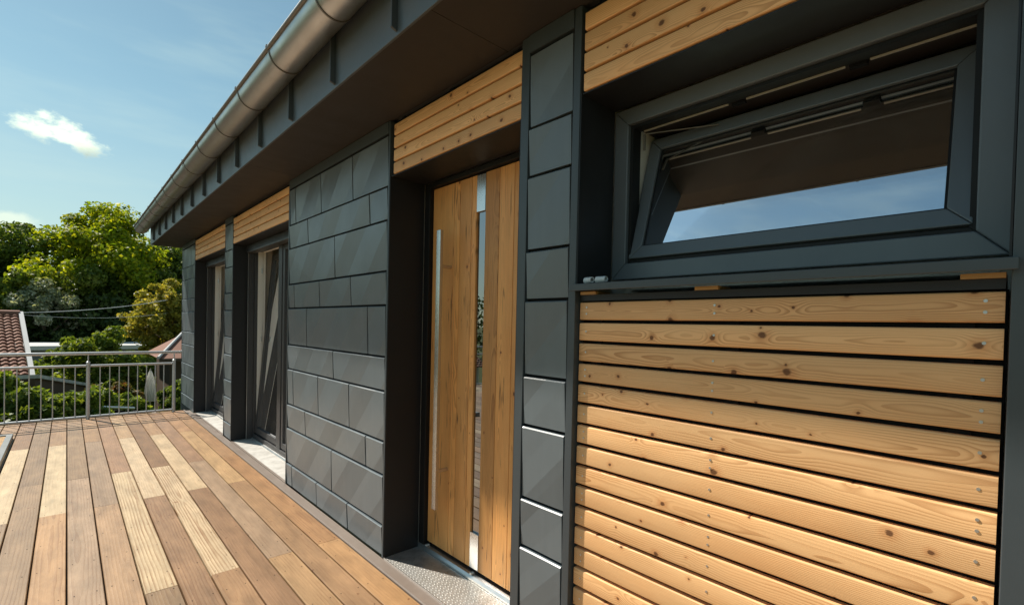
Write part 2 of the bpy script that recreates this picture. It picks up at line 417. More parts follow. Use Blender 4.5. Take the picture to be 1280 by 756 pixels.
for k in range(-26, 10):
    ends = EVEN if k % 2 == 0 else ODD; tl = tones.get(k)
    xc = J0+JW*(k+.5)
    for i in range(len(ends)-1):
        y1, y0 = min(ends[i], 8.765), max(ends[i+1], -2.5)
        if y1-y0 < .1: continue
        o = link('board', board_mesh(y1-y0), None, deck, (xc, (y0+y1)/2, rs.uniform(-.0008, .0008)))
        c = tl[i] if tl and i < len(tl) else rs.choice([TAN, LTAN, GREY, BROWN, CREAM, MAUVE, TAN])
        st = c[3] if len(c) > 3 else rs.uniform(.05, .3)
        j = rs.uniform(.92, 1.08); k3 = (.95, .90, .83) if c[1] > .36 else (.90, .80, .70); o.color = (c[0]*j*k3[0], c[1]*j*k3[1], c[2]*j*k3[2], st)
        if k > -4:
            ys = [y0+.03, y1-.03]+[y for y in np.arange(.3, 8.6, .416) if y0+.1 < y < y1-.1]
            for y in ys:
                for s in (-.045, .045):
                    cx, cy, r = xc+s+rs.uniform(-.004, .004), y+rs.uniform(-.006, .006), .0032
                    screws.add([(cx+r*math.cos(a), cy+r*math.sin(a), .0014) for a in [q*math.pi/3 for q in range(6)]], [tuple(range(6))])
tag(screws.build('screw_heads', M_DARK, deck), kind='stuff')

# ------------------------------------------------------------------ house
house = empty('house', (0, 4.5, 0), 'modern house clad in dark metal panels and larch slats with a zinc gutter', 'house')
ZS, ZH = 2.592, 2.268
SEAM = [0.0, .186, .488, .690, .992, 1.198, 1.508, 1.711, 2.014, 2.213, 2.515]

def make_panel(parent, y0, y1, z0, z1, seed, amp=.0020):
    """folded sheet panel: facade looks to -x, s runs right (towards -y)"""
    rnd = random.Random(seed); W, H = y1-y0-.0130, z1-z0-.0175
    bm = bmesh.new()
    vs = [bm.verts.new((0, y, z)) for y, z in ((W/2, -H/2), (-W/2, -H/2), (-W/2, H/2), (W/2, H/2))]
    bm.faces.new(vs)
    per = .27 if W > .3 else .2
    start = rnd.uniform(-.15, .12)
    cuts = [start+per*i-.45 for i in range(8)]
    for c in cuts:                                   # crease: s - z = c  with s = W/2 - y, z from bottom
        n = Vector((0, -1, -1)).normalized(); p = Vector((0, W/2-c, -H/2))
        geom = bm.verts[:]+bm.edges[:]+bm.faces[:]
        bmesh.ops.bisect_plane(bm, geom=geom, plane_co=p, plane_no=n)
    for v in bm.verts:
        q = ((W/2-v.co.y)-(v.co.z+H/2)-cuts[0])/per; i = math.floor(q); f = q-i
        v.co.x = -amp*((1-f) if i % 2 else f)-.0045*v.co.z/(H/2)
    for step, (dx, dz) in enumerate(((.005, .0045), (.018, .0))):       # rolled top edge, then the return into the joint
        be = [e for e in bm.edges if e.is_boundary]
        ret = bmesh.ops.extrude_edge_only(bm, edges=be)
        for v in [g for g in ret['geom'] if isinstance(g, bmesh.types.BMVert)]:
            if step == 0:
                top = v.co.z > H/2-1e-4
                v.co.x += dx if top else .003
                if top: v.co.z += dz
            else: v.co.x = dx
    bmesh.ops.recalc_face_normals(bm, faces=bm.faces)
    me = bpy.data.meshes.new('panel'); bm.to_mesh(me); bm.free()
    # outward = -x
    if sum(p.normal.x*p.area for p in me.polygons) > 0: me.flip_normals()
    return link('panel', me, M_PANEL, parent, (0, (y0+y1)/2, z0+(z1-z0)/2-.003))

def cladding(ya, yb, joints, trim_lo, trim_hi, zbot=0.0, toptrim=True, name='metal_cladding'):
    """wall section between y=ya and yb; joints(row)->list of y"""
    b = MB(); b.box(.019, .12, ya+.004, yb-.004, zbot, ZS)
    part = b.build(name, M_DARK, house)
    for (a, c) in ((ya, ya+trim_lo), (yb-trim_hi, yb)):
        if c-a > .001:
            MB().box(-.004, .12, a, c, zbot-.002, ZS-.002).build('corner_trim', M_TRIM, part, bevel=.002)
    MB().prism([(-.006, 2.521), (-.010, 2.588), (.02, 2.588), (.02, 2.521)], 'y', ya+trim_lo+.001, yb-trim_hi-.001).build('top_trim', M_TRIM, part)
    rows = list(zip(SEAM[:-1], SEAM[1:]))
    for ri, (z0, z1) in enumerate(rows):
        ys = [ya+trim_lo]+sorted(joints(ri))+[yb-trim_hi]
        for i in range(len(ys)-1): make_panel(part, ys[i], ys[i+1], z0, z1, ri*31+i*7+int(ya*100))
    return part
PAT = [[3.10, 3.645, 4.19], [3.372], [2.845, 3.90]]     # repeating every third row, from the bottom
Y_D, Y_W = 2.590, 4.345
big = cladding(Y_D, Y_W, lambda r: PAT[r % 3], .018, .018)
big['label'] = 'broad wall of folded anthracite panels between door and glazed openings'
pier1 = cladding(1.157, 1.474, lambda r: [], .034, .046)
pier2 = cladding(6.235, 6.61, lambda r: [], .012, .012)
pier3 = cladding(8.46, 9.54, lambda r: [[8.80, 9.36], [9.08], [8.62, 9.2]][r % 3], .012, .02)
pier0 = cladding(-2.4, .028, lambda r: [[-.5, -1.1, -1.7], [-.8, -1.5], [-.3, -1.3]][r % 3], .03, .045)
# a body behind the cladding so that no light leaks: insulated wall, split round the openings
OPEN = [(.028, 1.157, 1.545, ZH), (1.474, Y_D, -.02, ZH), (Y_W, 6.235, -.02, ZH), (6.61, 8.46, -.02, ZH)]
wb = MB()
for a, b_ in ((-2.4, .028), (1.157, 1.474), (Y_D, Y_W), (6.235, 6.61), (8.46, 9.54)): wb.box(.125, .42, a+.003, b_-.003, -.2, 2.75)
for (a, b_, z0, z1) in OPEN: wb.box(.125, .42, a-.003, b_+.003, z1+.03, 2.75)
wb.box(.125, .42, .02, 1.16, -.2, 1.50)
wb.box(4.6, 4.9, -2.4, 9.54, -.2, 2.75); wb.box(.42, 4.6, -2.4, -2.1, -.2, 2.75); wb.box(.42, 4.6, 9.24, 9.54, -.2, 2.75)
wb.build('inner_wall', M_PLASTER, house)
MB().box(.43, 4.59, -2.1, 9.24, -.2, -.03).build('room_floor', M_ROOM, house)
MB().box(.43, 4.59, -2.1, 9.24, 2.5, 2.56).build('room_ceiling', M_PLASTER, house)
for yy in (1.31, 3.45, 6.42): MB().box(.42, 4.6, yy-.05, yy+.05, -.029, 2.499).build('room_partition', M_PLASTER, house)
MB().box(.005, 4.9, -2.4, 9.53, GZ-.3, -.205).build('lower_wall', M_RENDER, house)
# far end wall cladding
MB().box(.0, 4.9, 9.541, 9.56, -.2, 2.58).build('end_cladding', M_CLAD, house)

# -------- slat fields
slat_me = {}
def slat_mesh(L, h, T=.021):
    k = (round(L, 3), round(h, 4))
    if k not in slat_me:
        r = .0055; H = h/2
        prof = [(T, -H), (T, H), (r, H)]+[(r-r*math.sin(a), H-r+r*math.cos(a)) for a in (R(30), R(60), R(90))]+[(r-r*math.cos(a), -H+r-r*math.sin(a)) for a in (0, R(30), R(60), R(90))]
        me = MB().prism(prof, 'y', -L/2, L/2).mesh('slat'); me.materials.append(M_LARCH); shade(me, 25); slat_me[k] = me
    return slat_me[k]
def slat_field(ya, yb, x, ztop, pitch, h, n, zlo, zhi, label=None):
    part = MB().box(x+.030, x+.06, ya-.002, yb+.002, zlo, zhi).build('slat_cladding', M_DARK, house)
    if label: part['label'] = label
    rnd = random.Random(int(ya*100)+n)
    for i in range(n):
        zc = ztop-i*pitch-h/2
        o = link('slat', slat_mesh(yb-ya-.004, h), None, part, (x+rnd.uniform(-.0006, .0006), (ya+yb)/2, zc+rnd.uniform(-.0006, .0006)))
        o.rotation_euler = (rnd.uniform(-.0006, .0006), rnd.uniform(-.012, .012), 0)
    for s in (.06, .50, .94):                        # battens behind
        y = ya+(yb-ya)*s
        MB().box(x+.0225, x+.0295, y-.02, y+.02, zlo, zhi).build('batten', M_DARK, part)
    return part
HP, HHT = .0742, .0640
for (a, b_) in ((.03, 1.145), (1.476, 2.552), (4.36, 6.232), (6.612, 8.455)):
    slat_field(a, b_, .0, ZH+.003+HP*4-(HP-HHT), HP, HHT, 4, ZH-.001, ZS-.003)
lowslat = slat_field(.034, 1.153, .020, 1.4945, .0770, .0650, 19, .02, 1.50, 'sunlit field of knotty larch slats under the tilted window')
# slat screws
sc = MB()
for i in range(19):
    for y in (.64, .065, 1.12):
        z = 1.4945-i*.077-.0316; n = 8
        for dz in ((-.012, .012) if i % 3 == 0 else (0.0,)):
            sc.tube((.0185, y, z+dz), (.0203, y, z+dz), .0036, 8)
tag(sc.build('screw_heads', M_ALU, lowslat), kind='stuff')

# -------- reveals (linings of the openings)
def reveal(ya, yb, z0, depth=.235, x0=.0):
    b = MB()
    b.box(x0-.001, depth, ya-.001, ya+.003, z0, ZH-.001); b.box(x0-.001, depth, yb-.003, yb+.001, z0, ZH-.001)
    b.box(x0+.004, depth, ya+.0035, yb-.0035, ZH-.006, ZH-.002)
    return b.build('reveal', M_REVEAL, house)
reveal(.030, 1.155, 1.563, .21); reveal(1.476, 2.588, 0.0); reveal(4.347, 6.233, 0.0); reveal(6.612, 8.458, 0.0)

# -------- soffit, fascia, gutter, roof
sof = MB().box(-.386, .004, -2.4, 9.80, ZS+.006, ZS+.016).build('soffit', M_SOFFIT, house)
ys = [-2.4, -.95, 1.58, 4.135, 6.68, 9.80]
for a, b_ in zip(ys[:-1], ys[1:]):
    MB().box(-.388, .012, a+.0012, b_-.0012, ZS, ZS+.005).build('panel', M_SOFFIT, sof)
fas = MB().box(-.400, -.388, -2.4, 9.82, ZS-.004, 2.93).build('fascia', M_FASCIA, house, bevel=.0015)
MB().box(-.398, .02, 9.80, 9.83, ZS-.002, 2.93).build('verge', M_TRIM, fas)
for i in range(19):
    y = 1.815+.6245*(i-6)
    if y < 9.8: MB().prism([(-.4275, ZS+.022), (-.4275, 2.90), (-.4005, 2.90), (-.4005, ZS+.012)], 'y', y-.006, y+.006).build('standing_seam', M_TRIM, fas, bevel=.0015)
GX, GZc, GR = -.500, 2.880, .093
gut = MB(); N = 18; GY0, GY1 = -2.4, 10.05
arc = [math.pi+math.pi*k/N for k in range(N+1)]
prof = [(GX+GR*math.cos(a), GZc+GR*math.sin(a)) for a in arc]
prof_in = [(GX+(GR-.004)*math.cos(a), GZc+(GR-.004)*math.sin(a)) for a in reversed(arc)]
gut.prism(prof+prof_in, 'y', GY0, GY1)
gutter = gut.build('gutter', M_ZINC, house, smooth=40)
bead = MB().tube((GX-GR-.004, GY0, GZc+.004), (GX-GR-.004, GY1, GZc+.004), .011, 12).build('rim_bead', M_ZINCD, gutter, smooth=40)  # the bead's shaded side is put into the dark colour
cap = MB(); cap.add([(x, GY1+.001, z) for x, z in prof]+[(x, GY1+.006, z) for x, z in prof], [tuple(range(N+1)), tuple(range(2*N+1, N, -1))]+[(i, i+1, i+N+2, i+N+1) for i in range(N)])
cap.build('end_cap', M_ZINC, gutter)
for i in range(20):
    y = 2.868+.655*(i-8)
    if not GY0 < y < GY1: continue
    br = MB(); r1, r0 = GR+.0045, GR+.0002
    pr = [(GX+r1*math.cos(a), GZc+r1*math.sin(a)) for a in arc]+[(GX+r0*math.cos(a), GZc+r0*math.sin(a)) for a in reversed(arc)]
    br.prism(pr, 'y', y-.0045, y+.0045)
    br.box(GX-GR-.0165, GX-GR+.012, y-.010, y+.010, GZc+.006, GZc+.0165)
    br.build('bracket', M_ZINCD, gutter, smooth=40)
for y in (-.2, 5.6): # soldered sleeves
    s_ = MB(); r1, r0 = GR+.003, GR+.0003
    s_.prism([(GX+r1*math.cos(a), GZc+r1*math.sin(a)) for a in arc]+[(GX+r0*math.cos(a), GZc+r0*math.sin(a)) for a in reversed(arc)], 'y', y-.05, y+.05)
    s_.build('sleeve', M_ZINC, gutter, smooth=40)
rf = MB(); rf.prism([(-.43, 2.935), (-.43, 2.955), (2.4, 3.25), (5.2, 2.96), (5.2, 2.935)], 'y', -2.45, 9.86)
roof = rf.build('roof', M_CLAD, house)
MB().box(.0, 4.9, -2.4, 9.80, ZS+.02, 2.93).build('roof_body', M_RENDER, house)

# -------- base profile and sills at deck level
bp = MB()
bp.prism([(-.0865, -.05), (-.0865, .004), (-.082, .009), (-.070, .009), (-.065, .003), (-.062, -.007), (-.0015, -.007), (-.0015, -.05)], 'y', -2.4, 8.755)
base = bp.build('base_profile', M_BRONZE, house)

# -------- front door
door = MB()
YA, YB, XF = 1.478, 2.586, .236
door.box(XF, XF+.075, YB-.060, YB-.004, .03, ZH-.008); door.box(XF, XF+.075, YA+.004, YA+.060, .03, ZH-.008); door.box(XF, XF+.075, YA+.061, YB-.061, 2.232, ZH-.008)
door_o = door.build('front_door', M_GASKET, house, bevel=.003); door_o['label'] = 'oak plank front door in a black frame with a long steel bar handle'
XL = .262
# planks (y0,y1)
for (a, b_, dz) in ((2.306, 2.521, 0), (2.2485, 2.3045, 0), (2.139, 2.247, 0), (2.0945, 2.1375, 0), (1.905, 2.018, 0), (1.79, 1.9035, 0), (1.545, 1.7885, 0)):
    MB().box(XL, XL+.045, a+.0006, b_-.0006, .052, 2.226).build('plank', M_OAK, door_o, bevel=.0015)
MB().box(XL+.012, XL+.04, 2.0185, 2.094, .252, 2.020).build('glass_strip', M_GLASSD, door_o)
MB().box(XL+.0405, XL+.0445, 2.0185, 2.094, .06, 2.22).build('backing_plate', M_DARK, door_o)
for z0, z1 in ((2.022, 2.222), (.054, .250)): MB().box(XL-.0015, XL+.039, 2.0195, 2.093, z0, z1).build('inlay_plate', M_STEEL, door_o, bevel=.001)
hd = MB(); hd.box(.170, .192, 2.308, 2.346, .325, 1.942); handle = hd.build('handle', M_STEEL, door_o, bevel=.002)
for z in (1.735, .545): MB().tube((.193, 2.327, z), (XL-.0005, 2.327, z), .011, 12).build('handle_post', M_STEEL, door_o, smooth=40)
MB().box(.002, .232, 1.479, 2.585, -.05, .0).build('tread_plate', M_CHECK, door_o)
MB().box(-.0012, .0018, 1.479, 2.585, -.03, .003).build('plate_edge', M_STEEL, door_o)
MB().prism([(.234, -.05), (.234, .012), (.244, .026), (.262, .030), (.262, .020), (.300, .020), (.300, -.05)], 'y', 1.479, 2.585).build('threshold', M_ALU, door_o)
for y in (2.50, 2.055): MB().box(.238, .2615, y-.007, y+.007, .0305, .038).build('spacer_block', M_WHITE, door_o)
MB().box(.301, .42, 1.479, 2.585, -.05, .045).build('inner_threshold', M_DARK, door_o)

# -------- tilted window over the slats
XW = .212; WY0, WY1, WZ0, WZ1 = .034, 1.151, 1.592, 2.258
def ring(b, y0, y1, z0, z1, w, xa, xb, fn=None, gap=.0007, lip=0):
    """mitred frame of four pieces"""
    q = [((y1, z0), (y0, z0), (y0+w, z0+w), (y1-w, z0+w)), ((y0, z1), (y1, z1), (y1-w, z1-w), (y0+w, z1-w)),
         ((y1, z1), (y1, z0), (y1-w, z0+w), (y1-w, z1-w)), ((y0, z0), (y0, z1), (y0+w, z1-w), (y0+w, z0+w))]
    for i, p in enumerate(q):
        p = [list(v) for v in p]
        if i >= 2:                                    # stiles: pull the mitre ends back a hair
            s = 1 if p[0][1] > p[1][1] else -1
            p[0][1] -= gap*s*1.5; p[3][1] -= gap*s*1.5; p[1][1] += gap*s*1.5; p[2][1] += gap*s*1.5
        b.prism([tuple(v) for v in p], 'x', xa, xb, fn)
win = MB(); ring(win, WY0, WY1, WZ0, WZ1, .062, XW, XW+.072)
win_o = win.build('window', M_WFRAME, house, bevel=.0035); win_o['label'] = 'wide low window with dark frame and inward tilted sash'
lip = MB(); ring(lip, WY0+.0625, WY1-.0625, WZ0+.0625, WZ1-.0625, .012, XW+.018, XW+.070); lip.build('frame_rebate', M_GASKET, win_o)
inn = MB(); ring(inn, WY0+.01, WY1-.01, WZ0+.01, WZ1-.01, .05, XW+.0725, XW+.080); inn.build('inner_frame', M_WHITE, win_o)
MB().box(XW+.0805, XW+.20, WY1-.060, WY1-.012, 1.65, 2.20).build('jamb_liner', M_WHITE, win_o)
MB().box(XW+.0805, XW+.20, WY0+.02, WY1-.0605, 2.199, 2.24).build('shaded_head_liner', M_SOFFIT, win_o)  # liner coloured dark to stand in for shade at the window head
TILT = R(16.3); HX, HZ_ = XW+.012, 1.672
def tilt(x, y, z):
    dx, dz = x-HX, z-HZ_
    return (HX+dx*math.cos(TILT)+dz*math.sin(TILT), y, HZ_-dx*math.sin(TILT)+dz*math.cos(TILT))
SY0, SY1, SZ0, SZ1 = .102, 1.083, 1.674, 2.196
sa = MB(); ring(sa, SY0, SY1, SZ0, SZ1, .050, HX, HX+.060, tilt); sash = sa.build('sash', M_WFRAME, win_o, bevel=.003)
si = MB(); ring(si, SY0-.004, SY1+.004, SZ0+.004, SZ1+.004, .05, HX+.0605, HX+.085, tilt); si.build('sash_inner', M_WHITE, win_o)
gk = MB(); ring(gk, SY0+.0505, SY1-.0505, SZ0+.0505, SZ1-.0505, .006, HX+.010, HX+.050, tilt); gk.build('gasket', M_GASKET, win_o)
for dx in (.014, .040):
    p = MB(); p.box(HX+dx, HX+dx+.0005, SY0+.052, SY1-.052, SZ0+.052, SZ1-.052, tilt)
    m_ = MB(); vs = [tilt(HX+dx, y, z) for y, z in ((SY0+.05, SZ0+.05), (SY1-.05, SZ0+.05), (SY1-.05, SZ1-.05), (SY0+.05, SZ1-.05))]
    m_.add(vs, [(0, 1, 2, 3)]); m_.build('pane', M_GLASS, win_o)
# stay arm and fittings at the head of the sash
MB().tube((XW+.074, 1.060, 2.172), (XW+.15, .80, 2.158), .0026, 8).build('stay_arm', M_STAY, win_o)
MB().box(XW+.0735, XW+.080, 1.060, 1.068, 2.110, 2.172).build('stay_bracket', M_STAY, win_o)
for a_, b2_ in ((.73, 1.060), (.39, .67), (.112, .33)): MB().box(XW+.064, XW+.0705, a_, b2_, 2.1785, 2.1832).build('head_seal', M_SEAL, win_o)
for y in (.36, .70): MB().box(XW+.0715, XW+.0900, y-.022, y+.022, 2.176, 2.1975).build('striker_plate', M_DARK, win_o)
MB().prism([(-.034, 1.533), (-.034, 1.558), (.206, 1.574), (.206, 1.566), (-.028, 1.551), (-.028, 1.533)], 'y', .018, 1.166).build('window_sill', M_TRIM, win_o, bevel=.002)
MB().box(.020, .12, .036, 1.151, 1.499, 1.521).build('under_sill_strip', M_REVEAL, win_o)
for a, b_ in ((1.075, 1.145), (.628, .70), (.036, .105)): MB().box(.012, .10, a, b_, 1.5215, 1.5325).build('shim_block', M_LUMBER, win_o)
# plaster reveal inside
ip = MB(); ip.box(XW+.115, .60, WY1-.02, WY1+.02, 1.5, 2.3); ip.build('inner_reveal', M_PLASTER, win_o)
MB().box(XW+.115, .60, WY0-.02, WY0+.02, 1.5, 2.3).build('inner_reveal', M_PLASTER, win_o)
MB().box(XW+.115, .60, WY0+.021, WY1-.021, 1.56, 1.60).build('inner_sill', M_WHITE, win_o)

# -------- tall glazed openings
def french(ya, yb):
    XF = .215
    f = MB(); ring(f, ya+.006, yb-.006, .012, ZH-.010, .060, XF, XF+.075)
    ym = yb-.95
    f.box(XF+.004, XF+.070, ym-.055, ym+.055, .073, ZH-.071)
    o = f.build('glazed_door', M_DKFRAME, house, bevel=.003)
    for y in (yb-.045, ya+.016):
        MB().box(.150, .214, y, y+.029, .012, ZH-.030).build('shutter_rail', M_DKFRAME, o)
        MB().box(.146, .1495, y+.002, y+.011, .012, ZH-.032).build('rail_edge', M_ALU, o)
    MB().box(.13, .214, ya+.010, yb-.010, ZH-.075, ZH-.011).build('shutter_box', M_REVEAL, o)
    MB().box(.1295, .213, ya+.046, yb-.047, ZH-.092, ZH-.0755).build('shutter_end_bar', M_DKFRAME, o)
    inn = MB(); ring(inn, ya+.02, yb-.02, .02, ZH-.018, .05, XF+.0755, XF+.11); inn.build('inner_frame', M_WHITE, o)
    hx, hz = XF+.012, .085; ang = R(4.6)
    def tl(x, y, z):
        dx, dz = x-hx, z-hz
        return (hx+dx*math.cos(ang)+dz*math.sin(ang), y, hz-dx*math.sin(ang)+dz*math.cos(ang))
    y0, y1, z1 = ym+.060, yb-.072, ZH-.082
    s = MB(); ring(s, y0, y1, .086, z1, .065, hx, hx+.060, tl); s.build('sash', M_DKFRAME, o, bevel=.003)
    s = MB(); ring(s, y0-.01, y1+.01, .1, z1+.01, .06, hx+.0605, hx+.085, tl); s.build('sash_inner', M_WHITE, o)
    for dx in (.02, .04):
        g_ = MB(); g_.add([tl(hx+dx, a, b) for a, b in ((y0+.06, .15), (y1-.06, .15), (y1-.06, z1-.06), (y0+.06, z1-.06))], [(0, 1, 2, 3)]); g_.build('pane', M_GLASSF, o)
    # near fixed leaf
    y0, y1 = ya+.067, ym-.057
    s = MB(); ring(s, y0, y1, .086, z1, .06, hx, hx+.06); s.build('sash', M_DKFRAME, o, bevel=.003)
    for dx in (.02, .04):
        g_ = MB(); g_.add([(hx+dx, a, b) for a, b in ((y0+.055, .14), (y1-.055, .14), (y1-.055, z1-.055), (y0+.055, z1-.055))], [(0, 1, 2, 3)]); g_.build('pane', M_GLASSF, o)
    MB().box(XF+.03, XF+.09, yb-.070, yb-.062, .012, ZH-.07).build('hinge_strip', M_WHITE, o)
    for z in (.35, 1.15, 1.95): MB().tube((XF+.07, yb-.074, z), (XF+.07, yb-.074, z+.06), .008, 8).build('hinge', M_ALU, o)
    MB().prism([(.02, -.05), (.02, .0), (.198, .006), (.198, -.05)], 'y', ya+.004, yb-.004).build('stone_sill', M_CONC, o)
    MB().prism([(.1985, -.05), (.1985, .010), (.206, .022), (.2145, .024), (.2145, -.05)], 'y', ya+.004, yb-.004).build('sill_track', M_ALU, o)
    MB().box(.0, .0195, ya+.004, yb-.004, -.05, -.001).build('sill_edge', M_BRONZE, o)
    MB().box(.2905, .43, ya+.003, yb-.003, -.05, .03).build('inner_threshold', M_DARK, o)
    # wavy curtain behind
    n = 60; cv = []
    for z in (.06, 2.4):
        for i in range(n+1):
            yy = ya+.1+(ym-ya)*.95*i/n; cv.append((.56+.025*math.sin(i*1.05)+.01*math.sin(i*2.7), yy, z))
    c = MB(); c.add(cv, [(i, i+1, n+2+i, n+1+i) for i in range(n)]); c.build('curtain', M_CURTAIN, o, smooth=True)
    return o
g1 = french(4.347, 6.233); g1['label'] = 'tall glazed door with dark frame, tilted inwards, beside the broad panel wall'
g2 = french(6.612, 8.458); g2['label'] = 'tall glazed door with dark frame near the far corner'

# ------------------------------------------------------------------ small things on the sill
def plug(y, x, rz, name_label):
    b = MB(); n = 16; L = .046
    prof = [(.0105, 0), (.0120, .001), (.0120, .012), (.0112, .0135), (.0108, .040), (.0098, .046), (.0070, .046), (.0085, .002), (.0105, 0)]
    vs = []
    for (r, s) in prof:
        for k in range(n):
            a = 2*math.pi*k/n; vs.append((r*math.cos(a), s-L/2, r*math.sin(a)))
    b.add(vs, [(j*n+k, j*n+(k+1) % n, (j+1)*n+(k+1) % n, (j+1)*n+k) for j in range(len(prof)-1) for k in range(n)])
    o = link('plastic_plug', b.mesh('plastic_plug'), M_PLASTIC, None, (x, y, 1.5730), smooth=35)
    o.rotation_euler = (0, 0, rz); tag(o, name_label, 'plug', 'plugs on the window sill'); return o
plug(1.100, .004, R(158), 'small grey plastic plug lying on the sill right beside the metal pier')
plug(1.046, .006, R(172), 'small grey plastic plug lying on the sill, second from the metal pier')

# ------------------------------------------------------------------ railing
def railing(p0, p1, posts, name_label, skip_end=0):
    root = empty('railing', ((p0[0]+p1[0])/2, (p0[1]+p1[1])/2, 0), name_label, 'railing')
    p0, p1 = Vector((*p0, 0)), Vector((*p1, 0)); d = (p1-p0).normalized(); L = (p1-p0).length
    MB().tube(p0+Vector((0, 0, .895)), p1+Vector((0, 0, .895)), .0215, 14).build('handrail', M_GALV, root, smooth=40)
    pp = [p0+d*s for s in posts]
    for p in pp:
        po = MB(); po.tube(p+Vector((0, 0, -.10)), p+Vector((0, 0, .775)), .021, 14); o = po.build('post', M_GALV, root, smooth=40)
        MB().tube(p+Vector((0, 0, .7755)), p+Vector((0, 0, .875)), .008, 10).build('support_pin', M_GALV, o)
        MB().lathe([(.0, .008), (.014, .005), (.0225, -.004), (.0225, -.012)], (p.x, p.y, .783), 14).build('cap', M_GALV, o, smooth=40)
    for a, b in zip(pp[:-1], pp[1:]):
        q0, q1 = a+d*.022, b-d*.022
        for z, r in ((.727, .0165), (.034, .0165)): MB().tube(q0+Vector((0, 0, z)), q1+Vector((0, 0, z)), r, 12).build('rail', M_GALV, root, smooth=40)
        n = max(1, round((q1-q0).length/.106)-1)
        for i in range(n):
            q = q0+(q1-q0)*((i+1)/(n+1)); MB().tube(q+Vector((0, 0, .051)), q+Vector((0, 0, .710)), .006, 8).build('baluster', M_GALV, root, smooth=40)
    return root
railing((-5.25, YR), (-.12, YR), [.02, 1.0, 2.02, 3.045, 4.07, 5.035], 'grey galvanised steel railing across the far end of the deck')
railing((-5.25, 8.62), (-5.25, -2.4), [.6+1.08*i for i in range(10)], 'grey galvanised steel railing along the open long side of the deck')

# low framed grating beside the railing
hb = empty('slatted_platform', (-2.3, 6.8, 0), 'low wooden slats in a grey metal frame lying on the deck near the railing', 'platform')
fr = MB()
x0, x1, y0, y1 = -2.75, -1.835, 5.75, 7.78
fr.box(x0, x1, y1-.05, y1, .0, .055); fr.box(x0, x1, y0, y0+.05, .0, .055); fr.box(x1-.05, x1, y0+.0505, y1-.0505, .0, .055); fr.box(x0, x0+.05, y0+.0505, y1-.0505, .0, .055)
fr.build('frame', M_GREYFR, hb, bevel=.003)
n = 24
for i in range(n):
    y = y0+.09+(y1-y0-.18)*i/(n-1); MB().box(x0+.052, x1-.052, y-.033, y+.033, .012, .042).build('slat', M_LUMBER, hb, bevel=.003)

# ------------------------------------------------------------------ plants
def leaves(name, mat, parent, centers, radii, per, size, rng, flat=.5, origin=(0, 0, 0), up_bias=.3):
    """leaf-sized folded faces scattered over clump volumes"""
    cs = np.repeat(np.asarray(centers, float), per, 0); rr = np.repeat(np.asarray(radii, float), per, 0)
    n = len(cs)
    d = rng.normal(size=(n, 3)); d /= np.linalg.norm(d, axis=1)[:, None]
    rad = rng.random(n)**(1/2.2)
    pos = cs+d*(rad*rr)[:, None]*np.array([1, 1, flat+.3])
    nrm = d*.8+rng.normal(size=(n, 3))*.7+np.array([0, 0, up_bias]); nrm /= np.linalg.norm(nrm, axis=1)[:, None]
    tmp = rng.normal(size=(n, 3)); u = np.cross(nrm, tmp); u /= np.linalg.norm(u, axis=1)[:, None]; v = np.cross(nrm, u)
    s = size*(.6+.8*rng.random(n))[:, None]
    P = np.empty((n, 4, 3)); P[:, 0] = pos-u*s*.5; P[:, 1] = pos+v*s*.34+nrm*s*.08; P[:, 2] = pos+u*s*.6-nrm*s*.1; P[:, 3] = pos-v*s*.34+nrm*s*.08
    P -= np.array(origin)
    me = bpy.data.meshes.new(name); me.vertices.add(4*n); me.vertices.foreach_set('co', P.reshape(-1))
    me.loops.add(4*n); me.loops.foreach_set('vertex_index', np.arange(4*n, dtype=np.int32))
    me.polygons.add(n); me.polygons.foreach_set('loop_start', np.arange(0, 4*n, 4, dtype=np.int32)); me.update(); me.validate()
    return link(name, me, mat, parent, origin)
